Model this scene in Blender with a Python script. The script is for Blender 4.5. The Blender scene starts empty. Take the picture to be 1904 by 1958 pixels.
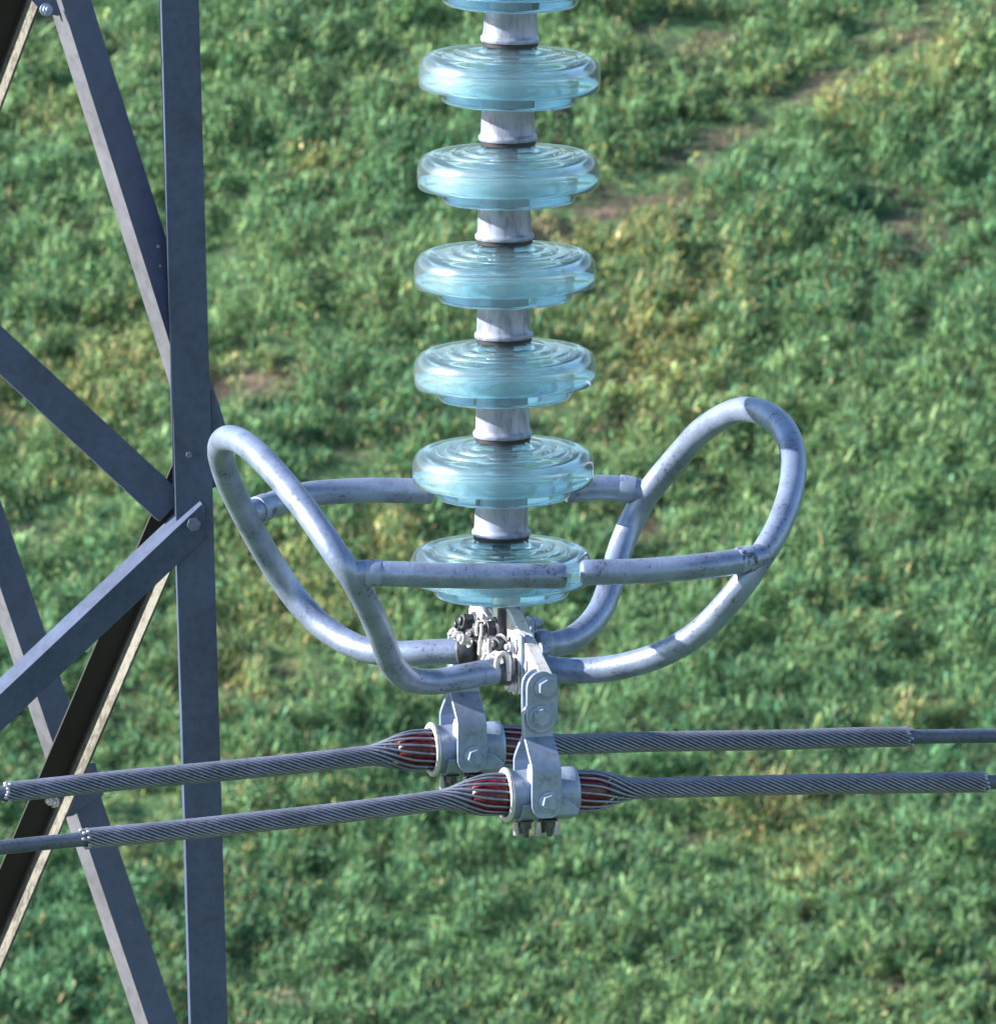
import bpy, bmesh, math, random
import numpy as np
from mathutils import Vector, Matrix
random.seed(7)
rng = np.random.default_rng(11)
S = bpy.context.scene
COL = S.collection
R = math.radians

# ------------------------------------------------------------------ camera, sky, sun, exposure
PITCH = R(10.0)
DIST = 30.0
PXM = 0.267/347.0                       # metres per picture unit (1904 wide) at the insulator string
WREF, HREF = 1904.0, 1958.0
cam_d = bpy.data.cameras.new('camera')
cam = bpy.data.objects.new('camera', cam_d)
COL.objects.link(cam)
CAM = Vector((0, -DIST*math.cos(PITCH), DIST*math.sin(PITCH)))
cam.location = CAM
cam.rotation_euler = (math.pi/2-PITCH, 0, 0)
cam_d.sensor_fit = 'HORIZONTAL'
cam_d.sensor_width = 36
cam_d.lens = 36*DIST/(WREF*PXM)
cam_d.clip_start = 0.5
cam_d.clip_end = 5000
cam_d.dof.use_dof = True
cam_d.dof.focus_distance = DIST
cam_d.dof.aperture_fstop = 64
S.camera = cam

SUN_DIR = Vector((-0.97, -0.02, 0.44)).normalized()      # from the scene towards the sun
w = bpy.data.worlds.new('World'); S.world = w; w.use_nodes = True
nt = w.node_tree
bg = nt.nodes['Background']
sky = nt.nodes.new('ShaderNodeTexSky'); sky.sky_type = 'NISHITA'; sky.sun_disc = False
sky.sun_elevation = math.asin(SUN_DIR.z)
sky.sun_rotation = math.atan2(SUN_DIR.x, SUN_DIR.y)
sky.air_density = 1.3; sky.dust_density = 0.3; sky.ozone_density = 2.0
nt.links.new(sky.outputs[0], bg.inputs[0]); bg.inputs[1].default_value = 0.075
sd = bpy.data.lights.new('sun', 'SUN'); sd.energy = 5.0; sd.angle = R(0.5); sd.color = (1.0, 0.92, 0.80)
sun = bpy.data.objects.new('sun', sd); COL.objects.link(sun)
sun.rotation_euler = SUN_DIR.to_track_quat('Z', 'Y').to_euler()
S.view_settings.view_transform = 'Standard'; S.view_settings.look = 'None'
S.view_settings.exposure = 1.70; S.view_settings.gamma = 1.0
S.render.engine = 'CYCLES'
S.cycles.max_bounces = 14; S.cycles.transmission_bounces = 12; S.cycles.transparent_max_bounces = 12

FWD = Vector((0, math.cos(PITCH), -math.sin(PITCH)))
UP = Vector((0, math.sin(PITCH), math.cos(PITCH)))
def at(px, py, Y):
    """the point at depth Y that the photograph shows at picture unit (px, py)"""
    k = PXM/DIST
    d = FWD + Vector((1, 0, 0))*((px-WREF/2)*k) + UP*((HREF/2-py)*k)
    return CAM + d*((Y-CAM.y)/d.y)

# ------------------------------------------------------------------ materials
def mat(name):
    m = bpy.data.materials.new(name); m.use_nodes = True
    return m, m.node_tree, m.node_tree.nodes['Principled BSDF']
def N(nt, t, **kw):
    n = nt.nodes.new(t)
    for k, v in kw.items(): setattr(n, k, v)
    return n
def ramp(nt, stops):
    n = N(nt, 'ShaderNodeValToRGB'); cr = n.color_ramp
    cr.elements[0].position = stops[0][0]; cr.elements[0].color = (*stops[0][1], 1)
    cr.elements[1].position = stops[-1][0]; cr.elements[1].color = (*stops[-1][1], 1)
    for p, c in stops[1:-1]:
        e = cr.elements.new(p); e.color = (*c, 1)
    return n
def steel(name, base, spot, metallic, rough, scale=60, lo=.36, hi=.5, bump=.25, spots=None, big=(0.8, 1.1), patchy=0, stretch=1):
    m, nt, b = mat(name)
    tc = N(nt, 'ShaderNodeTexCoord')
    n1 = N(nt, 'ShaderNodeTexNoise'); n1.inputs['Scale'].default_value = scale; n1.inputs['Detail'].default_value = 8
    n1.inputs['Roughness'].default_value = .65
    mp = N(nt, 'ShaderNodeMapping'); mp.inputs['Scale'].default_value = (1, 1, stretch)
    nt.links.new(tc.outputs['Object'], mp.inputs['Vector']); nt.links.new(mp.outputs[0], n1.inputs['Vector'])
    r1 = ramp(nt, [(lo, spot), (hi, base), (.8, tuple(min(1, c*1.18) for c in base))])
    n2 = N(nt, 'ShaderNodeTexNoise'); n2.inputs['Scale'].default_value = scale*.13; n2.inputs['Detail'].default_value = 4
    nt.links.new(tc.outputs['Object'], n2.inputs['Vector'])
    pa = N(nt, 'ShaderNodeMath', operation='MULTIPLY_ADD'); pa.inputs[1].default_value = patchy; nt.links.new(n2.outputs['Fac'], pa.inputs[0])
    pb = N(nt, 'ShaderNodeMath', operation='SUBTRACT'); nt.links.new(n1.outputs['Fac'], pa.inputs[2]); nt.links.new(pa.outputs[0], pb.inputs[0]); pb.inputs[1].default_value = patchy*.5
    nt.links.new(pb.outputs[0], r1.inputs[0])
    r2 = ramp(nt, [(.3, (big[0],)*3), (.7, (big[1],)*3)])
    nt.links.new(n2.outputs['Fac'], r2.inputs[0])
    mx = N(nt, 'ShaderNodeMix', data_type='RGBA', blend_type='MULTIPLY'); mx.inputs[0].default_value = 1
    nt.links.new(r1.outputs[0], mx.inputs[6]); nt.links.new(r2.outputs[0], mx.inputs[7])
    out = mx.outputs[2]
    if spots:
        v = N(nt, 'ShaderNodeTexVoronoi'); v.inputs['Scale'].default_value = spots[0]
        nt.links.new(tc.outputs['Object'], v.inputs['Vector'])
        nt3 = N(nt, 'ShaderNodeTexNoise'); nt3.inputs['Scale'].default_value = spots[0]*.3
        nt.links.new(tc.outputs['Object'], nt3.inputs['Vector'])
        add = N(nt, 'ShaderNodeMath', operation='MULTIPLY_ADD'); add.inputs[1].default_value = -.55; add.inputs[2].default_value = .30+spots[1]
        nt.links.new(nt3.outputs['Fac'], add.inputs[0])
        lt = N(nt, 'ShaderNodeMath', operation='LESS_THAN')
        nt.links.new(v.outputs['Distance'], lt.inputs[0]); nt.links.new(add.outputs[0], lt.inputs[1])
        m2 = N(nt, 'ShaderNodeMix', data_type='RGBA'); nt.links.new(lt.outputs[0], m2.inputs[0])
        nt.links.new(out, m2.inputs[6]); m2.inputs[7].default_value = (*spots[2], 1)
        out = m2.outputs[2]
    nt.links.new(out, b.inputs['Base Color'])
    b.inputs['Metallic'].default_value = metallic; b.inputs['Roughness'].default_value = rough
    bp = N(nt, 'ShaderNodeBump'); bp.inputs['Strength'].default_value = bump; bp.inputs['Distance'].default_value = .002
    nt.links.new(n1.outputs['Fac'], bp.inputs['Height']); nt.links.new(bp.outputs[0], b.inputs['Normal'])
    return m
M_RING = steel('galvanised_tube', (.22, .28, .44), (.07, .085, .14), .5, .34, 170, .29, .40, .4, big=(.72, 1.12), patchy=.5)
M_CAP = steel('zinc_cap', (.25, .29, .42), (.14, .16, .23), .25, .42, 70, .34, .50, .2, big=(.75, 1.12), patchy=.3, stretch=.3)
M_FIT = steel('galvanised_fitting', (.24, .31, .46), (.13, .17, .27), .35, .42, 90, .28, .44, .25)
M_BRIGHT = steel('bright_and_sunlit_zinc', (.58, .58, .64), (.35, .35, .40), .3, .38, 80, .34, .46, .2)  # pale zinc; also carries painted sunlight on the clamp lip and left cheek
M_DARK = steel('dark_steel', (.075, .085, .11), (.03, .03, .035), .5, .45, 90)
M_BLACK = steel('bitumen_ring', (.012, .013, .02), (.008, .008, .01), 0, .6, 60)
M_TOWER = steel('tower_paint', (.056, .074, .145), (.046, .060, .12), .0, .55, 40, .33, .5, .12, spots=(38, .012, (.42, .40, .37)), big=(.88, 1.1))
M_TOWERP = steel('tower_paint_clean', (.046, .068, .138), (.034, .052, .108), .0, .5, 60, .36, .52, .15, big=(.78, 1.15), patchy=.3)
M_ROD = steel('aluminium_rod', (.22, .24, .34), (.12, .13, .20), .55, .33, 120, .3, .46, .1)
M_COND = steel('conductor_wire', (.095, .12, .19), (.06, .075, .12), .35, .5, 140, .33, .5, .3)
M_SEAM = steel('seam_patch', (.24, .30, .46), (.06, .07, .12), .4, .45, 34, .42, .47)
M_TIP = steel('rod_tip', (.38, .40, .50), (.28, .3, .36), .5, .3, 80)
m, nt_, b = mat('red_rubber'); M_RED = m
tn = N(nt_, 'ShaderNodeTexNoise'); tn.inputs['Scale'].default_value = 24
rr = ramp(nt_, [(.40, (.02, .004, .010)), (.60, (.17, .008, .014))])
nt_.links.new(tn.outputs['Fac'], rr.inputs[0]); nt_.links.new(rr.outputs[0], b.inputs['Base Color'])
b.inputs['Roughness'].default_value = .35

m, nt_, b = mat('toughened_glass'); M_GLASS = m
b.inputs['Base Color'].default_value = (.68, .90, .97, 1)
b.inputs['Transmission Weight'].default_value = 1.0
b.inputs['Roughness'].default_value = .04
b.inputs['IOR'].default_value = 1.53
tl = N(nt_, 'ShaderNodeBsdfTranslucent'); tl.inputs[0].default_value = (.55, .86, .95, 1)
df = N(nt_, 'ShaderNodeBsdfDiffuse'); df.inputs[0].default_value = (.62, .82, .96, 1)
ms = N(nt_, 'ShaderNodeMixShader'); ms.inputs[0].default_value = .5
nt_.links.new(tl.outputs[0], ms.inputs[1]); nt_.links.new(df.outputs[0], ms.inputs[2])
# a film of dust: unevenly spread over the shell
tc = N(nt_, 'ShaderNodeTexCoord'); tn = N(nt_, 'ShaderNodeTexNoise'); tn.inputs['Scale'].default_value = 9; tn.inputs['Detail'].default_value = 5
nt_.links.new(tc.outputs['Object'], tn.inputs['Vector'])
mr = N(nt_, 'ShaderNodeMapRange'); mr.inputs[1].default_value = .3; mr.inputs[2].default_value = .7; mr.inputs[3].default_value = .05; mr.inputs[4].default_value = .14
nt_.links.new(tn.outputs['Fac'], mr.inputs[0])
m2 = N(nt_, 'ShaderNodeMixShader'); nt_.links.new(mr.outputs[0], m2.inputs[0])
gl = N(nt_, 'ShaderNodeBsdfGlossy'); gl.inputs['Roughness'].default_value = .33; gl.inputs['Color'].default_value = (.92, .96, 1, 1)
mg = N(nt_, 'ShaderNodeMixShader'); mg.inputs[0].default_value = .5
nt_.links.new(ms.outputs[0], mg.inputs[1]); nt_.links.new(gl.outputs[0], mg.inputs[2])
nt_.links.new(b.outputs[0], m2.inputs[1]); nt_.links.new(mg.outputs[0], m2.inputs[2])
nt_.links.new(m2.outputs[0], nt_.nodes['Material Output'].inputs['Surface'])

# ------------------------------------------------------------------ object helpers
def tag(o, label=None, cat=None, group=None, kind=None):
    if label: o['label'] = label
    if cat: o['category'] = cat
    if group: o['group'] = group
    if kind: o['kind'] = kind
    return o
def empty(name, loc, label, cat, group=None):
    o = bpy.data.objects.new(name, None); o.empty_display_size = .05; COL.objects.link(o); o.location = loc
    return tag(o, label, cat, group)
class MB:
    """collects shapes in world (or local) space, then links them as one mesh object"""
    def __init__(s): s.v = []; s.f = []; s.mi = []
    def add(s, vs, fs, mi=0):
        o = len(s.v); s.v += [tuple(v) for v in vs]; s.f += [tuple(i+o for i in f) for f in fs]; s.mi += [mi]*len(fs)
    def build(s, name, mats, parent=None, local=False, smooth=True, bevel=0, sharp=38):
        me = bpy.data.meshes.new(name); me.from_pydata(s.v, [], s.f); me.update()
        if not isinstance(mats, (list, tuple)): mats = [mats]
        for m in mats: me.materials.append(m)
        me.polygons.foreach_set('material_index', s.mi)
        bm = bmesh.new(); bm.from_mesh(me)
        bmesh.ops.recalc_face_normals(bm, faces=bm.faces)
        bm.to_mesh(me); bm.free()
        o = bpy.data.objects.new(name, me); COL.objects.link(o)
        if parent:
            o.parent = parent
            if not local:
                M = Matrix.Identity(4); p = parent
                while p: M = p.matrix_basis @ M; p = p.parent
                me.transform(M.inverted())
        if smooth:
            for p in me.polygons: p.use_smooth = True
            me.set_sharp_from_angle(angle=R(sharp))
        if bevel:
            md = o.modifiers.new('bevel', 'BEVEL'); md.width = bevel; md.segments = 2; md.limit_method = 'ANGLE'; md.angle_limit = R(40)
        return o
def frame(d):
    d = d.normalized(); a = Vector((0, 0, 1)) if abs(d.z) < .9 else Vector((1, 0, 0))
    u = d.cross(a).normalized(); return u, d.cross(u).normalized()
def spline(pts, n=8):
    out = []; P = [Vector(p) for p in pts]
    for i in range(len(P)-1):
        p0 = P[i-1] if i else P[0]*2-P[1]; p1 = P[i]; p2 = P[i+1]; p3 = P[i+2] if i+2 < len(P) else P[-1]*2-P[-2]
        for k in range(n):
            t = k/n
            out.append(.5*((2*p1)+(p2-p0)*t+(2*p0-5*p1+4*p2-p3)*t*t+(3*p1-p0-3*p2+p3)*t**3))
    out.append(P[-1]); return out
def tube(mb, path, r, seg=20, caps=True, mi=0, round_end=False):
    P = [Vector(p) for p in path]; n = len(P)
    rr = r if isinstance(r, (list, tuple)) else [r]*n
    vs = []; fs = []
    t = (P[1]-P[0]).normalized(); u, _ = frame(t)
    for i in range(n):
        t = (P[min(i+1, n-1)]-P[max(i-1, 0)]).normalized()
        u = (u-t*u.dot(t)).normalized(); v = t.cross(u)
        for k in range(seg):
            a = 2*math.pi*k/seg; vs.append(P[i]+(u*math.cos(a)+v*math.sin(a))*rr[i])
    for i in range(n-1):
        for k in range(seg):
            k2 = (k+1) % seg; fs.append((i*seg+k, i*seg+k2, (i+1)*seg+k2, (i+1)*seg+k))
    if caps:
        fs.append(tuple(range(seg))[::-1]); fs.append(tuple((n-1)*seg+k for k in range(seg)))
    mb.add(vs, fs, mi)
def lathe(mb, prof, M=None, seg=64, closed=False, mi=0):
    """prof: (radius, z) pairs round the local z axis"""
    M = M or Matrix.Identity(4); vs = []; fs = []; n = len(prof)
    for (r_, z) in prof:
        for k in range(seg):
            a = 2*math.pi*k/seg; vs.append(M @ Vector((r_*math.cos(a), r_*math.sin(a), z)))
    for i in range(n if closed else n-1):
        j = (i+1) % n
        for k in range(seg):
            k2 = (k+1) % seg; fs.append((i*seg+k, i*seg+k2, j*seg+k2, j*seg+k))
    if not closed:
        if prof[0][0] > 1e-5: fs.append(tuple(range(seg))[::-1])
        if prof[-1][0] > 1e-5: fs.append(tuple((n-1)*seg+k for k in range(seg)))
    mb.add(vs, fs, mi)
def prism(mb, poly, o, u, v, w, t, mi=0):
    """2-D outline poly in plane (u, v) at o, thickness t along w (centred)"""
    n = len(poly); vs = [o+u*p[0]+v*p[1]+w*(t/2*s) for s in (-1, 1) for p in poly]
    fs = [tuple(range(n))[::-1], tuple(n+i for i in range(n))]
    fs += [(i, (i+1) % n, n+(i+1) % n, n+i) for i in range(n)]
    mb.add(vs, fs, mi)
def axes(o, u, v, w):
    return Matrix(((u.x, v.x, w.x, o.x), (u.y, v.y, w.y, o.y), (u.z, v.z, w.z, o.z), (0, 0, 0, 1)))
def bolt_mb(o, w, r=.011, head=.009, washer=True, rot=.2, shank=.004):
    """hex head with washer standing on o, pointing along w"""
    mb = MB(); w = w.normalized(); u, v = frame(w)
    if washer: lathe(mb, [(r*1.35, 0), (r*1.35, .0022), (r*1.1, .0026)], axes(o, u, v, w), 24)
    hexa = [(r*math.cos(rot+i*math.pi/3), r*math.sin(rot+i*math.pi/3)) for i in range(6)]
    prism(mb, hexa, o+w*(.0024+head/2), u, v, w, head)
    if shank: lathe(mb, [(r*.55, head), (r*.55, head+shank), (r*.4, head+shank+.0015)], axes(o+w*.0024, u, v, w), 16)
    return mb
def bolt(name, o, w, parent, r=.011, head=.009, m=None, **k):
    return bolt_mb(o, w, r, head, **k).build(name, m or M_FIT, parent, bevel=.0006)
def box(mb, o, u, v, w, a, b_, c, mi=0):
    prism(mb, [(-a/2, -b_/2), (a/2, -b_/2), (a/2, b_/2), (-a/2, b_/2)], o, u, v, w, c, mi)
def rounded(w_, h0, h1, n=10, both=True):
    """strap outline: width w_, from h0 to h1, half round ends"""
    r_ = w_/2; pts = []
    for i in range(n+1):
        a = math.pi*i/n; pts.append((r_*math.cos(a), h1-r_+r_*math.sin(a)))
    for i in range(n+1):
        a = math.pi+math.pi*i/n
        pts.append((r_*math.cos(a), h0+r_+r_*math.sin(a)) if both else ((-r_, h0) if i == 0 else ((r_, h0) if i == n else (-r_+2*r_*i/n, h0))))
    return pts

# ------------------------------------------------------------------ the hillside field
SLOPE = math.tan(R(15))
G0 = at(952, 979, 96.0)
def ground_z(x, y):
    yy = np.clip(y, 10, 330)
    base = G0.z + (yy-G0.y)*SLOPE
    return base + .05*np.sin(x*.9+y*.21)*np.cos(y*.37-x*.3) + .02*np.sin(x*2.7-y*1.1)
def at_ground(px, py):
    k = PXM/DIST
    d = FWD + Vector((1, 0, 0))*((px-WREF/2)*k) + UP*((HREF/2-py)*k)
    # plane z = G0.z + (y-G0.y)*SLOPE
    t = (G0.z-CAM.z+(CAM.y-G0.y)*SLOPE)/(d.z-d.y*SLOPE)
    return CAM+d*t
def grid_lines(a, b, c0, c1, step, grow=1.35):
    xs = list(np.arange(c0, c1+1e-6, step)); s = step; x = c1
    while x < b: s *= grow; x += s; xs.append(min(x, b))
    s = step; x = c0
    while x > a: s *= grow; x -= s; xs.insert(0, max(x, a))
    return np.array(xs)
gx = grid_lines(-1500, 1500, -9, 9, .15); gy = grid_lines(-800, 2200, 80, 118, .15)
X, Y = np.meshgrid(gx, gy); Z = ground_z(X, Y)
core = (np.abs(X) < 9.2) & (Y > 79.5) & (Y < 118.5)
Z = Z + np.where(core, rng.normal(0, .012, X.shape), 0)
vs = np.stack([X, Y, Z], -1).reshape(-1, 3); nx, ny = len(gx), len(gy)
i = np.arange((ny-1)*(nx-1)); r0 = i//(nx-1)*nx + i % (nx-1)
fs = np.stack([r0, r0+1, r0+nx+1, r0+nx], -1)
def np_mesh(name, vs, fs, nv, m, col=None):
    me = bpy.data.meshes.new(name)
    me.vertices.add(len(vs)); me.vertices.foreach_set('co', vs.astype(np.float32).ravel())
    me.loops.add(fs.size); me.loops.foreach_set('vertex_index', fs.astype(np.int32).ravel())
    me.polygons.add(len(fs)); me.polygons.foreach_set('loop_start', np.arange(0, fs.size, nv, dtype=np.int32))
    me.update(calc_edges=True)
    if col is not None:
        a = me.color_attributes.new('tint', 'FLOAT_COLOR', 'POINT'); a.data.foreach_set('color', col.astype(np.float32).ravel())
    me.materials.append(m)
    o = bpy.data.objects.new(name, me); COL.objects.link(o); return o
m, nt_, b = mat('soil'); M_SOIL = m
tc = N(nt_, 'ShaderNodeTexCoord'); n1 = N(nt_, 'ShaderNodeTexNoise'); n1.inputs['Scale'].default_value = 6; n1.inputs['Detail'].default_value = 9
nt_.links.new(tc.outputs['Object'], n1.inputs['Vector'])
r1 = ramp(nt_, [(.3, (.03, .025, .020)), (.5, (.075, .058, .043)), (.7, (.16, .125, .09))]); nt_.links.new(n1.outputs['Fac'], r1.inputs[0])
n2 = N(nt_, 'ShaderNodeTexNoise'); n2.inputs['Scale'].default_value = 1.1; n2.inputs['Detail'].default_value = 10; n2.inputs['Roughness'].default_value = .7
nt_.links.new(tc.outputs['Object'], n2.inputs['Vector'])
r2 = ramp(nt_, [(.40, (0, 0, 0)), (.52, (1, 1, 1))]); nt_.links.new(n2.outputs['Fac'], r2.inputs[0])
n3 = N(nt_, 'ShaderNodeTexNoise'); n3.inputs['Scale'].default_value = 14; n3.inputs['Detail'].default_value = 6
nt_.links.new(tc.outputs['Object'], n3.inputs['Vector'])
r3 = ramp(nt_, [(.35, (.02, .05, .02)), (.55, (.05, .13, .045)), (.75, (.12, .19, .07))]); nt_.links.new(n3.outputs['Fac'], r3.inputs[0])
mx = N(nt_, 'ShaderNodeMix', data_type='RGBA'); nt_.links.new(r2.outputs[0], mx.inputs[0]); nt_.links.new(r1.outputs[0], mx.inputs[6]); nt_.links.new(r3.outputs[0], mx.inputs[7])
nt_.links.new(mx.outputs[2], b.inputs['Base Color']); b.inputs['Roughness'].default_value = .95
bp = N(nt_, 'ShaderNodeBump'); bp.inputs['Strength'].default_value = .8; bp.inputs['Distance'].default_value = .04
nt_.links.new(n3.outputs['Fac'], bp.inputs['Height']); nt_.links.new(bp.outputs[0], b.inputs['Normal'])
ground = np_mesh('ground', vs, fs, 4, M_SOIL); tag(ground, kind='structure')

# leafy crop: one mass of small leaves, thinner on the bare and withered spots
def vnoise(x, y, sc, seed):
    r_ = np.random.default_rng(seed); T = r_.random((256, 256)); x = x/sc+57.3; y = y/sc+91.7
    xi = np.floor(x).astype(int); yi = np.floor(y).astype(int); fx = x-xi; fy = y-yi
    fx = fx*fx*(3-2*fx); fy = fy*fy*(3-2*fy)
    g = lambda a, b: T[a % 256, b % 256]
    return (g(xi, yi)*(1-fx)+g(xi+1, yi)*fx)*(1-fy)+(g(xi, yi+1)*(1-fx)+g(xi+1, yi+1)*fx)*fy
BARE = [(1850, 5, 60, 22), (1600, 125, 60, 22), (1490, 185, 60, 22), (1375, 262, 62, 24), (1200, 385, 75, 26), (1090, 440, 60, 22),
        (1280, 75, 80, 26), (1700, 20, 60, 18), (655, 640, 60, 18), (500, 720, 60, 26), (150, 965, 75, 26), (60, 1040, 60, 22), (700, 880, 40, 20),
        (640, 900, 46, 28), (110, 30, 60, 20), (430, 560, 50, 16), (560, 1300, 60, 24), (300, 1560, 70, 20), (250, 1590, 50, 18), (1740, 420, 50, 12),
        (1100, 300, 40, 14), (1650, 340, 60, 12), (1190, 1010, 50, 16), (470, 500, 60, 18), (220, 1370, 50, 20), (200, 140, 60, 16)]
_r = random.Random(3)
for _i in range(34):                      # an old wheel track crossing the upper right
    _t = _r.random(); BARE.append((1880-830*_t+_r.uniform(-22, 22), -10+470*_t+_r.uniform(-16, 16), _r.uniform(26, 52), _r.uniform(9, 17)))
for _i in range(12):
    _t = _r.random(); BARE.append((1460-420*_t+_r.uniform(-18, 18), 20+210*_t+_r.uniform(-12, 12), _r.uniform(22, 40), _r.uniform(7, 13)))
TAN = [(1290, 60, 70, 20), (1520, 175, 60, 22), (90, 245, 70, 22), (590, 345, 60, 22), (480, 740, 80, 40), (1340, 560, 60, 28), (740, 1050, 90, 50), (1545, 1670, 60, 40),
       (1740, 1380, 70, 20), (560, 1180, 110, 70), (1480, 1560, 110, 60), (140, 760, 90, 60), (40, 780, 60, 60), (1300, 90, 60, 20), (180, 900, 70, 40), (270, 1640, 60, 40),
       (1150, 440, 120, 50), (1250, 700, 90, 70), (1620, 210, 70, 40), (1760, 130, 70, 40), (520, 1090, 80, 50), (250, 700, 90, 60), (430, 1310, 90, 60)]
def blobs(x, y, L):
    out = np.zeros_like(x)
    for px, py, rx, ry in L:
        p = at_ground(px, py); sx = rx*PXM*(p.y+30)/DIST*1.15; sy = ry*1.35*PXM*(p.y+30)/DIST/math.sin(R(25))
        q = ((x-p.x)/sx)**2+((y-p.y)/sy)**2; out = np.maximum(out, np.exp(-q))
    return out
def leaves(n_clump, x0, x1, y0, y1, per):
    cx = rng.uniform(x0, x1, n_clump); cy = rng.uniform(y0, y1, n_clump)
    wx = vnoise(cx, cy, .35, 5)*.35; bare = blobs(cx+wx-.17, cy+wx*2-.35, BARE)
    n_a = vnoise(cx, cy, 1.7, 1); n_b = vnoise(cx, cy*.6, .6, 2); n_c = vnoise(cx, cy, .16, 3); n_d = vnoise(cx, cy, .5, 13)
    keep = rng.random(n_clump) > np.clip(bare*1.6, 0, .95)
    keep &= (n_b*.6+n_c*.4+rng.random(n_clump)*.35) > .42
    cx, cy, n_a, n_b, n_c, n_d, bare = [q[keep] for q in (cx, cy, n_a, n_b, n_c, n_d, bare)]
    tan = np.clip(blobs(cx, cy, TAN)*1.0+bare*.5+np.clip(vnoise(cx, cy*.5, 1.3, 9)-.70, 0, 1)*1.4, 0, 1)
    k = per; n = len(cx)*k
    rep = lambda q: np.repeat(q, k)
    size = rep(.75+.5*n_c+.25*rng.random(len(cx)))*(1-.45*rep(bare))
    ang = rng.uniform(0, 2*np.pi, n); lean = rng.uniform(.25, 1.35, n)
    ln = rng.uniform(.04, .085, n)*size; thin = rng.random(n) < .6
    wd = np.where(thin, rng.uniform(.0035, .0075, n), rng.uniform(.006, .0125, n))*size; ln = np.where(thin, ln*1.25, ln)
    lean = np.where(thin, lean*.8, lean)
    hgt = rep(.06*n_b+.19*np.clip(n_c*1.8-.5,0,1)*np.clip(.25+n_d*1.2,0,1))*(1-.6*rep(bare))
    bx = rep(cx)+rng.normal(0, .022, n); by = rep(cy)+rng.normal(0, .022, n)
    bz = ground_z(bx, by)+rng.uniform(0, 1, n)*hgt
    dx = np.cos(ang)*np.sin(lean); dy = np.sin(ang)*np.sin(lean); dz = np.cos(lean)
    sxv = -np.sin(ang); syv = np.cos(ang); tw = rng.normal(0, .45, n)
    V = np.zeros((n, 5, 3))
    B = np.stack([bx, by, bz], -1); D = np.stack([dx, dy, dz], -1); Sd = np.stack([sxv, syv, tw], -1); Sd /= np.linalg.norm(Sd, axis=1)[:, None]
    mid = B+D*(ln*.55)[:, None]; D2 = D.copy(); D2[:, 2] -= rng.uniform(.2, .9, n); D2 /= np.linalg.norm(D2, axis=1)[:, None]
    tip = mid+D2*(ln*.5)[:, None]
    V[:, 0] = B-Sd*(wd*.35)[:, None]; V[:, 1] = B+Sd*(wd*.35)[:, None]
    V[:, 2] = mid+Sd*(wd*.6)[:, None]; V[:, 3] = mid-Sd*(wd*.6)[:, None]; V[:, 4] = tip
    o = np.arange(n)*5
    T = np.concatenate([np.stack([o, o+1, o+2], -1), np.stack([o, o+2, o+3], -1), np.stack([o+3, o+2, o+4], -1)])
    # leaf colours: blue-green to yellow-green plants, withered straw leaves on the poor spots
    g1 = np.array([.118, .270, .135]); g2 = np.array([.245, .375, .170]); g3 = np.array([.085, .235, .145]); st = np.array([.56, .47, .26]); yl = np.array([.40, .43, .15])
    q = rep(np.clip(n_a*1.2-.1+rng.normal(0, .18, len(n_a)), 0, 1))[:, None]
    c = g1*(1-q)+g2*q
    q3 = (rng.random(n) < .25)[:, None]; c = np.where(q3, g3, c)
    tt = rep(tan)*rng.uniform(.4, 1.25, n); r_ = rng.random(n)
    c = np.where((r_ < tt*.75)[:, None], yl*rng.uniform(.6, 1.1, n)[:, None], c)
    c = np.where((r_ < tt*.30)[:, None], st*rng.uniform(.5, 1.2, n)[:, None], c)
    c = np.where((rng.random(n) < .02)[:, None], st*.7, c)
    c = c*(.32+1.95*rng.random(n)**2.0)[:, None]
    C4 = np.ones((n, 5, 4)); C4[:, :, :3] = c[:, None, :]
    return V.reshape(-1, 3), T, C4.reshape(-1, 4)
parts = [leaves(125000, -5.0, 5.0, 84.5, 112.5, 11), leaves(30000, -9, -5.0, 83, 114, 7), leaves(30000, 5.0, 9, 83, 114, 7)]
vv = []; tt_ = []; cc = []; off = 0
for V, T, C4 in parts:
    vv.append(V); tt_.append(T+off); cc.append(C4); off += len(V)
m, nt_, b = mat('leaf'); M_LEAF = m
at_ = N(nt_, 'ShaderNodeAttribute'); at_.attribute_name = 'tint'
nt_.links.new(at_.outputs['Color'], b.inputs['Base Color']); b.inputs['Roughness'].default_value = .55
b.inputs['Specular IOR Level'].default_value = .3
tl = N(nt_, 'ShaderNodeBsdfTranslucent'); nt_.links.new(at_.outputs['Color'], tl.inputs[0])
ms = N(nt_, 'ShaderNodeMixShader'); ms.inputs[0].default_value = .42
nt_.links.new(b.outputs[0], ms.inputs[1]); nt_.links.new(tl.outputs[0], ms.inputs[2])
nt_.links.new(ms.outputs[0], nt_.nodes['Material Output'].inputs['Surface'])
crop = np_mesh('grass', np.concatenate(vv), np.concatenate(tt_), 3, M_LEAF, np.concatenate(cc))
tag(crop, 'dense low green crop with yellowed patches on the hillside', 'grass', kind='stuff')

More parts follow.
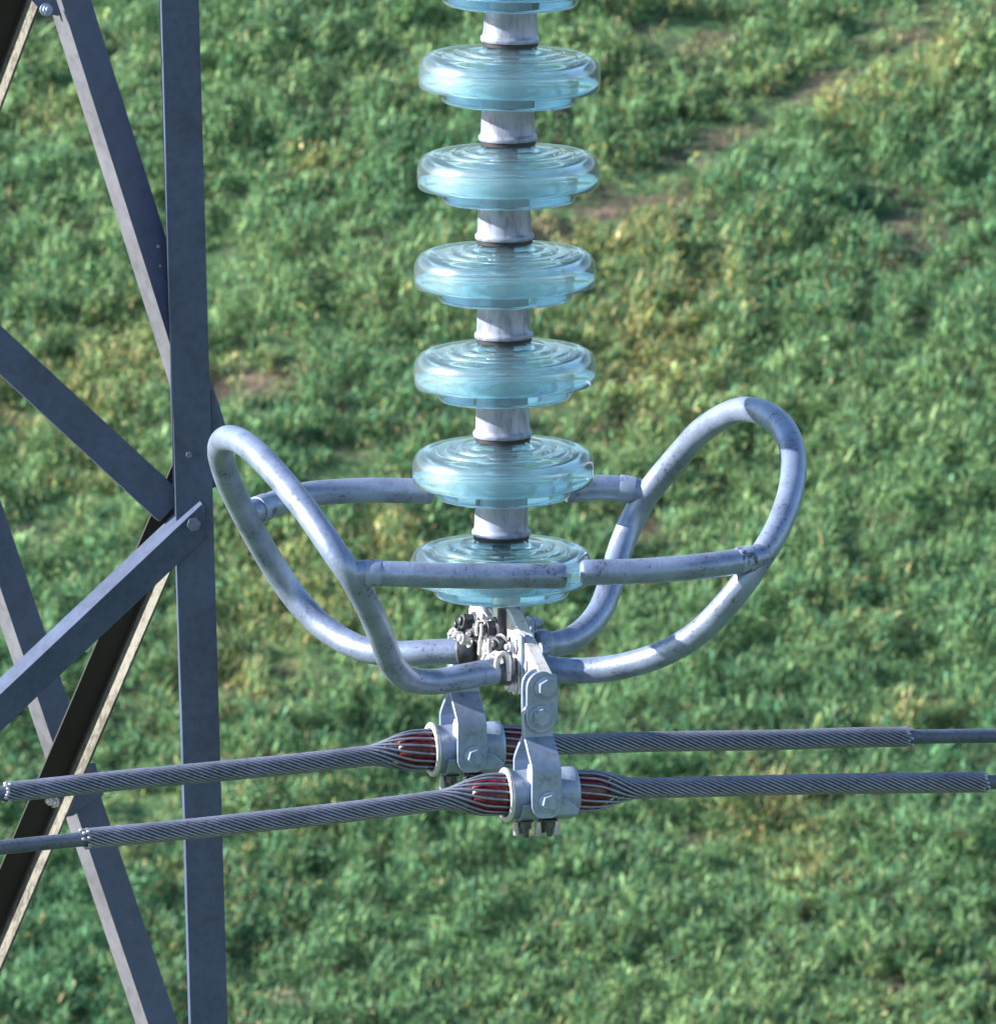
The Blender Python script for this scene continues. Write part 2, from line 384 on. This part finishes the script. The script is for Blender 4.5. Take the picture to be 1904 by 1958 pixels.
# ------------------------------------------------------------------ the lattice pylon on the left
YP = 3.0
pylon = empty('lattice_pylon', at(368, 979, YP)-Vector((0, 0, 1.2)), 'blue-grey painted lattice pylon of bolted angle bars behind the left cable ends', 'pylon')
M_SHADED = steel('shaded_black_face', (.005, .005, .008), (.003, .003, .005), 0, .6, 50)  # shade inside the L bar, put into the colour as near-black
M_LIT_FLANGE = steel('sunlit_pale_flange', (.115, .122, .158), (.09, .096, .125), .05, .5, 50, .36, .5, .15, patchy=.3)  # sun on the left-facing flange, painted as a paler tone
M_LIT_INNER = steel('sunlit_inner_flange', (.15, .15, .14), (.07, .068, .062), .1, .5, 70, .38, .52, .2, patchy=.5)  # sun on the inner flange of the dark braces, painted pale grey
def angle_bar(name, p0, p1, depth, phi, w1, w2, side=1, concave=False, ext=(0, 0), m=None, t=.0045, cut=0):
    """L-shaped bar whose heel runs p0 -> p1 (picture units); flange 1 to the right (side=1) turned back by phi, flange 2 at right angles"""
    d0 = depth if isinstance(depth, tuple) else (depth, depth)
    A = at(p0[0], p0[1], d0[0]); B = at(p1[0], p1[1], d0[1])
    d = (B-A).normalized(); A = A-d*ext[0]; B = B+d*ext[1]
    view = FWD
    r_ = d.cross(view).normalized()
    if r_.x*side < 0 or (abs(r_.x) < .05 and side*r_.z > 0): r_ = -r_
    bk = (view-d*view.dot(d)).normalized()
    if concave: bk = -bk
    f1 = (r_*math.cos(phi)+bk*math.sin(phi)); f2 = (-r_*math.sin(phi)+bk*math.cos(phi))
    mb = MB()
    poly = [(0, 0), (w1, 0), (w1, t), (t*1.6, t), (t, t*1.6), (t, w2), (0, w2)]
    prism(mb, poly, (A+B)/2, f1, f2, d, (B-A).length)
    for k_ in (1, 2): mb.v[k_] = tuple(Vector(mb.v[k_])+d*cut)
    if isinstance(m, tuple): mb.mi = [0, 0, 0, 0, 0, 0, 1, 1, 1 if not concave else 0][:len(mb.f)]  # flange 2 gets the painted sunlit tone
    return mb.build(name, list(m) if isinstance(m, tuple) else (m or M_TOWERP), pylon, bevel=.0008, smooth=True), A, B, f1, f2
K = PXM*1.1                         # metres per picture unit at the pylon
# far brace running behind the crossing, then the near ones
angle_bar('diagonal_brace', (-21, 1061), (283, 1958), YP+.40, R(24), 60*K, 60*K, 1, False, (1.2, 1.6), (M_TOWER, M_LIT_FLANGE))
angle_bar('diagonal_brace', (117, 0), (372, 806), YP+.030, R(25), 60*K, 60*K, 1, False, (.10, .07), (M_TOWER, M_LIT_FLANGE))
angle_bar('diagonal_brace', (54, 0), (-200, 680), (YP+.17, YP+.40), R(26), 62*K, 62*K, -1, True, (.9, .3), (M_SHADED, M_LIT_INNER))
angle_bar('diagonal_brace', (345, 990), (-60, 1938), (YP+.13, YP+.42), R(26), 62*K, 62*K, -1, True, (.12, 1.2), (M_SHADED, M_LIT_INNER))
angle_bar('diagonal_brace', (306, 998), (0, 715), (YP+.018, YP+.0), R(3), 69*K, 50*K, 1, False, (0, 1.5), M_TOWERP)
leg = angle_bar('corner_leg', (308, 0), (364, 1958), YP, R(4), 72*K, 70*K, 1, False, (2.0, 2.0), M_TOWERP)
angle_bar('diagonal_brace', (387, 963), (-2, 1330), (YP-.012, YP-.06), R(26), 58*K, 54*K, 1, False, (0, 1.5), M_TOWERP, cut=42*K)
def plate(name, pts, depth, t, m, parent):
    P = [at(x, y, depth) for x, y in pts]; mb = MB(); n = len(P); bk = FWD*t
    mb.add(P+[p+bk for p in P], [tuple(range(n)), tuple(n+i for i in range(n))[::-1]]+[(i, (i+1) % n, n+(i+1) % n, n+i) for i in range(n)])
    return mb.build(name, m, parent, bevel=.0008)
plate('gusset_plate', [(330, 770), (408, 744), (421, 800), (424, 928), (402, 935), (330, 930)], YP+.012, .006, M_TOWERP, pylon)
plate('gusset_plate', [(74, 1478), (182, 1458), (198, 1520), (140, 1560), (80, 1572)], YP+.385, .006, M_TOWERP, pylon)
plate('gusset_plate', [(40, -60), (140, -60), (112, 30), (82, 24), (60, 0)], YP+.045, .006, M_TOWERP, pylon)
bolt('bolt', at(371, 1003, YP-.019), -FWD, pylon, .0120, .010, M_TOWERP, washer=False, shank=0)
bolt('bolt', at(88, 18, YP+.03), Vector((.3, -1, .2)), pylon, .008, .008, M_FIT)
for (x, y) in ((118, 1535), (104, 1532)):
    bolt('bolt', at(x, y, YP+.29), Vector((-.8, -.6, .1)), pylon, .0085, .009, M_BRIGHT)
bolt('bolt', at(362, 870, YP-.002), -FWD, pylon, .006, .002, M_TOWERP, washer=False, shank=0)

# ------------------------------------------------------------------ the string of glass insulator discs
GLASS = [(34, -6), (34, 5.5), (44, 8.0), (58, 9.6), (60, 12.4), (62, 12.2), (77, 13.1), (79, 16.2), (81, 15.9), (98, 17.3), (100.5, 21.2), (103, 21.2), (107, 18.8), (111, 17.6), (118, 19.6), (125, 23.5), (130, 29.5), (133, 37), (133.6, 43),
         (133.6, 55), (133, 65), (131.6, 68.4), (129.6, 69), (127.6, 67.5), (126.6, 58), (125.6, 46), (121.5, 37), (113, 33), (106, 33), (102.4, 37), (100.6, 60), (99.6, 84), (98, 88), (96, 89.5),
         (94, 88), (92.6, 82), (91, 56), (88.6, 37), (83, 30.5), (79, 33), (77, 52), (75.5, 66), (73.6, 68), (71.6, 66), (70, 50), (67.5, 33), (62, 28), (57, 31), (55, 48), (53.5, 58), (51.5, 60),
         (49.5, 58), (47.5, 44), (44, 27), (36, 21), (14, 21), (14, -6)]
CAPP = [(14, -84), (27, -84), (34, -80), (37, -72), (38.2, -60), (39.3, -30), (40, -13), (41.2, -9.5), (43.2, -8), (43.6, -6), (43.6, -3), (42.8, -1.6), (40, -1.2), (35, -1.0), (14, -1.0)]
def make_disc():
    root = empty('insulator_disc', (0, 0, 0), None, None)
    k = .001
    mb = MB(); lathe(mb, [(r_*k, -z*k) for r_, z in GLASS], seg=96, closed=True); mb.build('glass_shell', M_GLASS, root, local=True, sharp=50)
    mb = MB(); lathe(mb, [(r_*k, -z*k) for r_, z in CAPP], seg=64, closed=True); cap = mb.build('metal_cap', M_CAP, root, local=True, sharp=50)
    mb = MB(); lathe(mb, [(35.2*k, 0.8*k), (41*k, .8*k), (41.0*k, -4.8*k), (35.2*k, -5.4*k)], seg=64, closed=True); mb.build('cement_collar', M_BLACK, root, local=True)
    mb = MB(); lathe(mb, [(13.5*k, -8*k), (13.5*k, -30*k), (22*k, -31*k), (22*k, -36*k), (11*k, -40*k), (9.5*k, -56*k), (13*k, -61*k), (13*k, -66*k)], seg=32); mb.build('steel_pin', M_DARK, root, local=True)
    mb = MB(); box(mb, Vector((.012, -.037, .070)), Vector((1, 0, 0)), Vector((0, 1, 0)), Vector((0, 0, 1)), .012, .006, .012)
    mb.build('locking_clip', M_DARK, root, local=True, bevel=.001)
    return root
def copy_tree(o, parent=None):
    c = o.copy(); COL.objects.link(c); c.parent = parent
    for ch in list(o.children):
        d = ch.copy(); COL.objects.link(d); d.parent = c
    return c
ORD = ['cut off by the top edge of the photo', 'first complete one from the top of the string', 'second complete one from the top of the string', 'third complete one from the top, tilted slightly left',
       'third one up from the bottom of the string', 'second one up, in front of the rear ring tubes', 'bottom one, behind the front crossbars of the ring']
disc_x = [977.5, 975, 971, 964.5, 963.5, 961, 958.5]
proto = make_disc()
for i in range(7):
    o = proto if i == 0 else copy_tree(proto)
    o.location = at(disc_x[i], 80+188.7*(i-1), 0)
    o.rotation_euler = (R(.3*math.sin(i*2.1)), R(1.0+.5*math.sin(i*1.7)), R(47*i))
    tag(o, 'pale aqua glass insulator disc, '+ORD[i], 'insulator', 'glass discs of the hanging insulator string')

# ------------------------------------------------------------------ directions of the line and of the yoke
YAW = math.atan2(.286, 1)
Ax = Vector((math.cos(YAW), math.sin(YAW), 0))          # along the cables
Bx = Vector((math.sin(YAW), -math.cos(YAW), 0))         # towards the camera, square to the cables
Zx = Vector((0, 0, 1))
YN, YF = -.19, .195
ON = at(1031, 1517, YN); OF = at(889, 1430, YF)
# ------------------------------------------------------------------ grading ring: left and right halves
def pts3(L): return [at(*p) for p in L]
RT = .0192
loop_l = [(978, 1280, -.100), (957, 1281, -.105), (893, 1293, -.125), (830, 1304, -.145), (778, 1297, -.175), (748, 1268, -.215), (730, 1220, -.265), (705, 1162, -.32), (673, 1104, -.36),
          (638, 1053, -.355), (590, 983, -.31), (545, 926, -.245), (500, 876, -.17), (464, 846, -.10), (434, 838, -.035), (421, 858, .03), (430, 902, .09), (454, 957, .155),
          (481, 1009, .20), (513, 1066, .235), (557, 1133, .25), (602, 1185, .235), (653, 1223, .205), (705, 1244, .17), (765, 1250, .145), (829, 1247, .13), (903, 1244, .118)]
loop_r = [(1005, 1268, -.100), (1063, 1281, -.105), (1143, 1281, -.125), (1214, 1268, -.15), (1278, 1245, -.18), (1335, 1210, -.21), (1383, 1162, -.235), (1422, 1114, -.245), (1454, 1066, -.235),
          (1483, 1018, -.21), (1505, 964, -.17), (1517, 906, -.11), (1514, 856, -.045), (1495, 816, .02), (1463, 791, .085), (1425, 783, .145), (1387, 794, .20), (1342, 823, .255), (1303, 865, .30),
          (1265, 910, .335), (1233, 951, .35), (1211, 990, .35), (1192, 1034, .335), (1176, 1082, .305), (1163, 1130, .265), (1145, 1172, .225), (1116, 1206, .185), (1079, 1228, .15), (1024, 1235, .125)]
def weld(mb, a, dirv, r0=.0190):
    u, v = frame(dirv); lathe(mb, [(r0*.7, -.004), (r0+.0012, -.002), (r0+.0014, .018), (r0+.0003, .021)], axes(a, u, v, dirv.normalized()), 24)
def half_ring(name, label, loop, bars, cat='grading ring'):
    c = pts3(loop); root = empty(name, c[0], label, cat, None)
    mb = MB(); tube(mb, spline(c, 6), RT, 24); lp = mb.build('loop_tube', M_RING, root)
    for b_ in bars:
        P = spline(pts3(b_), 6); mb = MB(); rr_ = [RT*.98]*len(P)
        # rounded closed end of the bar
        e = (P[-1]-P[-2]).normalized()
        P2 = P+[P[-1]+e*.004, P[-1]+e*.0065, P[-1]+e*.0075]; rr_ += [RT*.9, RT*.68, RT*.3]
        tube(mb, P2, rr_, 24); cb = mb.build('crossbar', M_RING, root)
        mb = MB(); d = (P[8]-P[3]).normalized(); weld(mb, P[4]+d*.006, d); mb.build('weld_seam', M_SEAM, cb)
    return root, c
ring_l, cl = half_ring('grading_ring', 'left half of the grey tube grading ring with its raised ear by the pylon leg', loop_l,
    [[(676, 1096, -.358), (712, 1096, -.36), (830, 1100, -.355), (960, 1102, -.345), (1074, 1101, -.33)],
     [(466, 984, .185), (500, 972, .215), (540, 957, .25), (596, 944, .28), (690, 938, .30), (760, 938, .305), (822, 940, .305)]])
ring_r, cr = half_ring('grading_ring', 'right half of the grey tube grading ring with the taller raised ear over grass', loop_r,
    [[(1457, 1062, -.236), (1425, 1071, -.255), (1340, 1083, -.285), (1230, 1092, -.30), (1118, 1095, -.31)],
     [(1233, 944, .35), (1205, 936, .35), (1150, 932, .345), (1086, 938, .335)]])
for o in (ring_l, ring_r): o['group'] = 'halves of the grading ring'
def end_flange(c_end, c_in, parent, left):
    d = (c_end-c_in).normalized(); u, v = frame(d); mb = MB()
    lathe(mb, [(RT+.0005, -.022), (RT+.004, -.018), (RT+.004, -.006), (RT+.001, 0), (RT*.5, .004)], axes(c_end, u, v, d), 28)
    mb.build('end_collar', M_DARK if left else M_FIT, parent)
    mb = MB(); s = 1 if left else -1
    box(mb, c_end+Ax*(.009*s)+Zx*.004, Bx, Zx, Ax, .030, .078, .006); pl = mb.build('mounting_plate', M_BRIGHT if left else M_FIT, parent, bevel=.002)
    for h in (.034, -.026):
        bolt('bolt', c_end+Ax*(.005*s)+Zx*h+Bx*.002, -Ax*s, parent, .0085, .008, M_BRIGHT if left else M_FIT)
end_flange(cl[0], cl[1], ring_l, True); end_flange(cl[-1], cl[-2], ring_l, True)
end_flange(cr[0], cr[1], ring_r, False); end_flange(cr[-1], cr[-2], ring_r, False)

# ------------------------------------------------------------------ yoke plate between the string and the two clamps
C0 = at(972, 1164, -.0)                       # apex of the yoke
zt = C0.z
link_z = ON.z+.166
yoke = empty('yoke_plate', C0, 'thick triangular steel yoke plate, its left face sunlit, below the bottom disc', 'yoke plate')
mb = MB()
zl = link_z-zt
poly = [(.032, .004), (-.030, .004), (-.205, zl+.012), (-.215, zl-.008), (-.200, zl-.020), (-.17, zl-.022), (.17, zl-.022), (.198, zl-.020), (.213, zl-.008), (.203, zl+.012)]
prism(mb, poly, C0, Bx, Zx, Ax, .019)
mb.build('plate', M_BRIGHT, yoke, bevel=.0015)
for b_, z_ in ((.135, -.040), (.075, -.060), (-.07, -.055)):
    bolt('bolt', C0+Bx*b_+Zx*z_+Ax*.0095, Ax, yoke, .009, .008)
for s in (1, -1):
    mb = MB(); oc = C0+Bx*(.196*s)+Zx*zl
    box(mb, oc+Zx*(-.008), Ax, Zx, Bx, .032, .038, .014); mb.build('corner_lug', M_FIT, yoke, bevel=.002)

# socket clevis under the bottom disc
sock = empty('socket_clevis', C0+Zx*.03, 'small socket clevis joining the bottom disc to the yoke plate', 'clevis')
mb = MB(); u = Vector((1, 0, 0)); v = Vector((0, 1, 0))
lathe(mb, [(.008, .052), (.017, .050), (.021, .040), (.021, .022), (.016, .012), (.012, .008)], axes(C0+Zx*.006-Ax*.004, u, v, Zx), 32); mb.build('socket_body', M_BRIGHT, sock)
for s in (-1, 1):
    mb = MB(); prism(mb, rounded(.036, -.058, .024), C0+Ax*(.0155*s), Bx, Zx, Ax, .008); mb.build('cheek_plate', M_BRIGHT if s < 0 else M_FIT, sock, bevel=.0015)  # left cheek paler than its twin: sun side put into the colour
bolt('clevis_bolt', C0-Ax*.0195-Zx*.028+Bx*.0, -Ax, sock, .0125, .012, M_DARK)
mb = MB(); tube(mb, [C0-Ax*.042-Zx*.020+Bx*.004, C0-Ax*.043-Zx*.036+Bx*.004, C0-Ax*.047-Zx*.050+Bx*.006], .0022, 8); mb.build('split_pin', M_BRIGHT, sock)
mb = MB(); tube(mb, [C0-Ax*.018+Bx*.020+Zx*.005, C0-Ax*.018+Bx*.020-Zx*.065], .0045, 12)
lathe(mb, [(.004, 0), (.0105, .001), (.0105, .014), (.004, .015)], axes(C0-Ax*.018+Bx*.020-Zx*.075, u, v, Zx), 6); mb.build('hanger_rod', M_DARK, sock)

# mounting bracket with its bolts and split pins, on the far half of the yoke
brk = empty('mounting_bracket', C0-Bx*.09-Zx*.03, 'cluttered bracket of bright plates, dark bolts and split pins left of the yoke', 'bracket')
oB = C0-Bx*.075-Ax*.030
mb = MB(); prism(mb, [(-.05, -.055), (.045, -.060), (.050, -.02), (.030, .012), (.004, .022), (-.020, .014), (-.045, -.02)], oB+Ax*.006, Bx, Zx, Ax, .005); mb.build('bracket_plate', M_BRIGHT, brk, bevel=.001)
mb = MB(); prism(mb, rounded(.026, -.050, .018), at(939, 1200, .03), Vector((.8, .6, 0)), Zx, Vector((-.6, .8, 0)), .005); mb.build('bracket_plate', M_BRIGHT, brk, bevel=.001)
W1 = Vector((-.93, -.30, .15)); W2 = Vector((-.7, -.7, .1))
for (x, y, Yd, r_, hd, mm, ww) in ((905, 1190, .05, .012, .016, M_DARK, W1), (925, 1203, .03, .0115, .013, M_DARK, W2), (915, 1212, .04, .0095, .012, M_DARK, W2), (889, 1196, .06, .010, .010, M_DARK, W1),
                             (884, 1211, .09, .0095, .012, M_BRIGHT, W1), (899, 1222, .08, .010, .012, M_BRIGHT, W1), (873, 1214, .09, .006, .006, M_BRIGHT, W1), (933, 1178, .03, .009, .008, M_BRIGHT, W2),
                             (958, 1231, -.04, .0115, .012, M_DARK, W2), (941, 1240, -.02, .009, .010, M_BRIGHT, W2), (949, 1262, -.06, .010, .011, M_BRIGHT, W2)):
    bolt('bolt', at(x, y, Yd), ww, brk, r_, hd, mm, rot=x*.1)
for P in ([(914, 1187, .0), (911, 1205, .0), (913, 1215, .0)], [(938, 1185, .0), (940, 1200, .0), (934, 1212, .0)], [(926, 1230, -.02), (928, 1248, -.02), (922, 1262, -.02)], [(935, 1222, -.05), (933, 1245, -.05), (936, 1268, -.05)], [(866, 1218, .08), (872, 1208, .08), (886, 1206, .08)]):
    mb = MB(); tube(mb, spline(pts3(P), 4), .0026, 8); mb.build('split_pin', M_BRIGHT, brk)
mb = MB(); tube(mb, spline(pts3([(918, 1250, .05), (922, 1215, .03), (934, 1208, .03), (942, 1222, .03), (944, 1262, .02)]), 6), .0045, 12); mb.build('u_bolt', M_BRIGHT, brk)
mb = MB(); tube(mb, spline(pts3([(948, 1288, -.12), (952, 1256, -.13), (964, 1250, -.13), (972, 1262, -.13), (972, 1300, -.12)]), 6), .0042, 12); mb.build('u_bolt', M_BRIGHT, brk)

# ------------------------------------------------------------------ links and suspension clamps (near and far)
def make_link(O, label):
    root = empty('link_strap', O+Zx*.09, label, 'link', 'pairs of link straps under the yoke corners')
    for s in (1, -1):
        mb = MB(); prism(mb, rounded(.047, .092, .184), O+Bx*(.0125*s), Ax, Zx, Bx, .0068); mb.build('strap', M_FIT, root, bevel=.0012)
    for z_, dx in ((.160, .005), (.117, -.002)):
        bolt('bolt', O+Zx*z_+Ax*dx+Bx*.0159, Bx, root, .0130, .009, rot=.5, shank=0)
    for z_, dx in ((.160, .005), (.117, -.002)):
        bolt('nut', O+Zx*z_+Ax*dx-Bx*.0155, -Bx, root, .0125, .011, rot=.1)
    return root
def sheet(mb, prof, O, wid, t):
    """strap following (b, z) points, width along the cable"""
    n = len(prof); P = [O+Bx*b_+Zx*z_ for b_, z_, w_ in prof]; vs = []; fs = []
    for i in range(n):
        d = (P[min(i+1, n-1)]-P[max(i-1, 0)]).normalized(); nn = d.cross(Ax).normalized(); w_ = wid*prof[i][2]
        for a_, c_ in ((-1, -1), (1, -1), (1, 1), (-1, 1)): vs.append(P[i]+Ax*(a_*w_/2)+nn*(c_*t/2))
    for i in range(n-1):
        for k in range(4): fs.append((i*4+k, i*4+(k+1) % 4, (i+1)*4+(k+1) % 4, (i+1)*4+k))
    fs += [(0, 1, 2, 3), tuple((n-1)*4+k for k in (3, 2, 1, 0))]
    mb.add(vs, fs)
def make_clamp(O, label):
    root = empty('suspension_clamp', O-Zx*.05, label, 'cable clamp', 'suspension clamps holding the twin cables')
    T = axes(O, Zx, Ax.cross(Zx), Ax)
    T = axes(O, Bx, Zx, Ax) if Bx.cross(Zx).dot(Ax) > 0 else axes(O, Zx, Bx, Ax)
    mb = MB()
    lathe(mb, [(.0315, -.0475), (.0385, -.0475), (.0385, -.0455), (.0358, -.043), (.0350, -.030), (.0365, -.015), (.0372, 0), (.0365, .015), (.0350, .026), (.0365, .034),
               (.0375, .040), (.0380, .048), (.0372, .052), (.0350, .054), (.0315, .053), (.0312, 0)], T, 56, closed=True)
    mb.build('clamp_body', M_FIT, root, sharp=60)
    mb = MB(); lathe(mb, [(.0325, -.0535), (.0385, -.0545), (.0402, -.0530), (.0405, -.0500), (.0395, -.0477), (.0325, -.0477)], T, 56, closed=True); mb.build('sunlit_end_lip', M_BRIGHT, root)  # lip paler than the body: sunlight on the collar edge, done by colour
    # keeper: lower half shell with ears and its side lips
    mb = MB(); Nn = 16
    for x0_, x1_, ro in ((-.036, -.006, .0405), (.018, .046, .0400)):
        vs = []; fs = []
        for xx in (x0_, x1_):
            for rr_ in (.0345, ro):
                for k in range(Nn+1):
                    a = math.pi*(1.08+.84*k/Nn); vs.append(O+Ax*xx+Bx*(rr_*math.cos(a))+Zx*(rr_*math.sin(a)))
        n1_ = Nn+1
        for k in range(Nn):
            fs += [(k, k+1, n1_+k+1, n1_+k), (2*n1_+k, 3*n1_+k, 3*n1_+k+1, 2*n1_+k+1), (n1_+k, n1_+k+1, 3*n1_+k+1, 3*n1_+k), (k, 2*n1_+k, 2*n1_+k+1, k+1)]
        fs += [(0, n1_, 3*n1_, 2*n1_), (n1_-1, 3*n1_-1, 4*n1_-1, 2*n1_-1)]
        mb.add(vs, fs)
    mb.build('keeper', M_FIT, root, bevel=.001)
    mb = MB(); prism(mb, [(-.018, .012), (.012, .014), (.030, -.004), (.028, -.012), (-.018, -.012)], O+Bx*.034+Ax*.020-Zx*.016, Ax, Zx, Bx, .010)
    mb.build('side_lip', M_FIT, root, bevel=.002)
    for s in (1, -1):
        pr = [(.0035*s, .132, .55), (.0035*s, .128, .85), (.0035*s, .118, 1), (.0035*s, .094, .98), (.006*s, .084, .98), (.026*s, .066, 1), (.043*s, .050, 1), (.0475*s, .043, 1), (.0475*s, .010, 1), (.0475*s, -.012, 1), (.0475*s, -.020, .86), (.0475*s, -.026, .62), (.0475*s, -.0285, .3)]
        mb = MB(); sheet(mb, pr, O+Ax*(-.003), .045, .0068); mb.build('hanger_strap', M_FIT, root, sharp=30, bevel=.0008)
    bolt('pivot_bolt', O+Bx*.0509+Ax*.000-Zx*.004, Bx, root, .0120, .008, rot=.3, shank=0)
    bolt('pivot_nut', O-Bx*.0505+Ax*.000-Zx*.004, -Bx, root, .0115, .010, rot=.3)
    mb = MB(); lathe(mb, [(.004, .012), (.013, .011), (.0145, .004), (.0145, -.010), (.010, -.018)], axes(O+Bx*.030+Zx*.038-Ax*.012, Ax, Bx, Zx), 24); mb.build('saddle_boss', M_BRIGHT, root)
    for xx, bb in ((-.024, .012), (-.024, -.020), (.012, .012), (.012, -.020)):
        mb = bolt_mb(O+Ax*xx+Bx*bb-Zx*.037, -Zx, .0085, .010, shank=.012); mb.build('keeper_bolt', M_DARK, root, bevel=.0005)
    for xx, bb in ((-.036, .004), (-.006, .014), (.022, .014)):
        mb = MB(); lathe(mb, [(.001, -.062), (.0048, -.060), (.0052, -.052), (.0040, -.040)], axes(O+Ax*xx+Bx*bb, Ax, Bx, Zx), 14); mb.build('bolt_end', M_TIP, root)
    mb = MB(); lathe(mb, [(.0120, -.106), (.0185, -.103), (.0225, -.096), (.0262, -.086), (.0268, -.060), (.0270, .060), (.0262, .086), (.0225, .096), (.0185, .103), (.0120, .106)], T, 40, closed=True)
    mb.build('rubber_insert', M_RED, root)
    return root
make_link(ON, 'near pair of grey link straps with two bolt heads facing the camera')
make_link(OF, 'far pair of link straps, mostly hidden behind the ring tubes')
make_clamp(ON, 'near cable clamp on the lower front cable, below the two-bolt link')
make_clamp(OF, 'far cable clamp on the upper rear cable, below the ring tubes')

# ------------------------------------------------------------------ twin cables wrapped in helical rods
def make_cable(label, O, path, xr0, xr1, phase):
    """path: (px, py) centre line; depth follows the line's heading; xr0/xr1: where the rods begin and end"""
    P = []
    for px, py in path:
        yy = O.y
        for _ in range(4):
            p = at(px, py, yy); yy = O.y+(p.x-O.x)*math.tan(YAW)
        P.append(at(px, py, yy))
    d0 = (P[1]-P[0]).normalized(); d1 = (P[-1]-P[-2]).normalized()
    Q = spline(P, 24)
    Q = [Q[0]-d0*k_ for k_ in (2.5, 1.5, .6, .2, .05)]+Q+[Q[-1]+d1*k_ for k_ in (.05, .2, .6, 1.5, 2.5)]
    root = empty('power_cable', O, label, 'cable', 'twin cables of the power line')
    def run(Q, r_): 
        mb = MB(); tube(mb, Q, r_, 20); return mb
    run(Q, .0108).build('conductor', M_COND, root)
    # resample the wrapped stretch
    L = [0]
    for i in range(1, len(Q)): L.append(L[-1]+(Q[i]-Q[i-1]).length)
    X = [q.x for q in Q]
    s0 = np.interp(at(xr0, 1500, O.y).x, X, L); s1 = np.interp(at(xr1, 1500, O.y).x, X, L); sc = np.interp(O.x, X, L)
    Ln = np.array(L); QA = np.array([tuple(q) for q in Q])
    n = 620; ss = np.linspace(s0, s1, n)
    C = np.stack([np.interp(ss, Ln, QA[:, k]) for k in range(3)], -1)
    # light smoothing of the sampled line
    for _ in range(3): C[1:-1] = (C[:-2]+C[1:-1]*2+C[2:])/4
    Tn = np.gradient(C, axis=0); Tn /= np.linalg.norm(Tn, axis=1)[:, None]
    U = np.cross(Tn, np.array([0, 0, 1.])); U /= np.linalg.norm(U, axis=1)[:, None]; W = np.cross(U, Tn)
    ds = np.abs(ss-sc); tt = np.clip((ds-.074)/.080, 0, 1); bl = 1-(tt*tt*(3-2*tt))
    Rr = .01345+(.0298-.01345)*bl
    lay = np.radians(25-17*bl**3); rate = np.tan(lay)/Rr; phi = np.cumsum(rate)*(ss[1]-ss[0])
    NR = 16
    mb = MB()
    for k in range(NR):
        ph = phi+2*np.pi*k/NR+phase
        j0 = int(rng.integers(0, 5)); j1 = n-int(rng.integers(0, 5))
        P3 = C-U*(np.cos(ph)*-Rr)[:, None]*1.0+W*(-np.sin(ph)*-Rr)[:, None]*-1.0
        rr_ = .0020+rng.normal(0, .00005)
        path_ = [Vector(p) for p in P3[j0:j1]]
        tube(mb, path_, rr_, 7)
        for e, q in ((path_[0], path_[1]), (path_[-1], path_[-2])):
            d = (e-q).normalized(); tube(mb, [e-d*.003, e, e+d*.0022], [.0026, .0026, .0014], 7, mi=1)
    mb.build('armour_rods', [M_ROD, M_TIP], root, sharp=80)
    return root
make_cable('near lower cable wrapped in twisted rods, its right rod end by the photo edge', ON,
    [(-60, 1627), (0, 1621), (158, 1605), (358, 1586), (472, 1574), (620, 1558), (762, 1541), (860, 1528), (950, 1519), (1031, 1517), (1110, 1513), (1219, 1508), (1380, 1504), (1558, 1500), (1740, 1497.5), (1900, 1496), (1980, 1495.5)],
    160, 1893, 0.1)
make_cable('far upper cable wrapped in twisted rods, bare wire showing at its right end', OF,
    [(-60, 1523), (10, 1516), (215, 1494), (345, 1482), (472, 1470), (600, 1457), (700, 1446), (800, 1435), (889, 1430), (970, 1427), (1060, 1424), (1142, 1422), (1219, 1419), (1350, 1417), (1483, 1415), (1620, 1411), (1747, 1409), (1904, 1407), (1980, 1406)],
    12, 1750, 1.9)
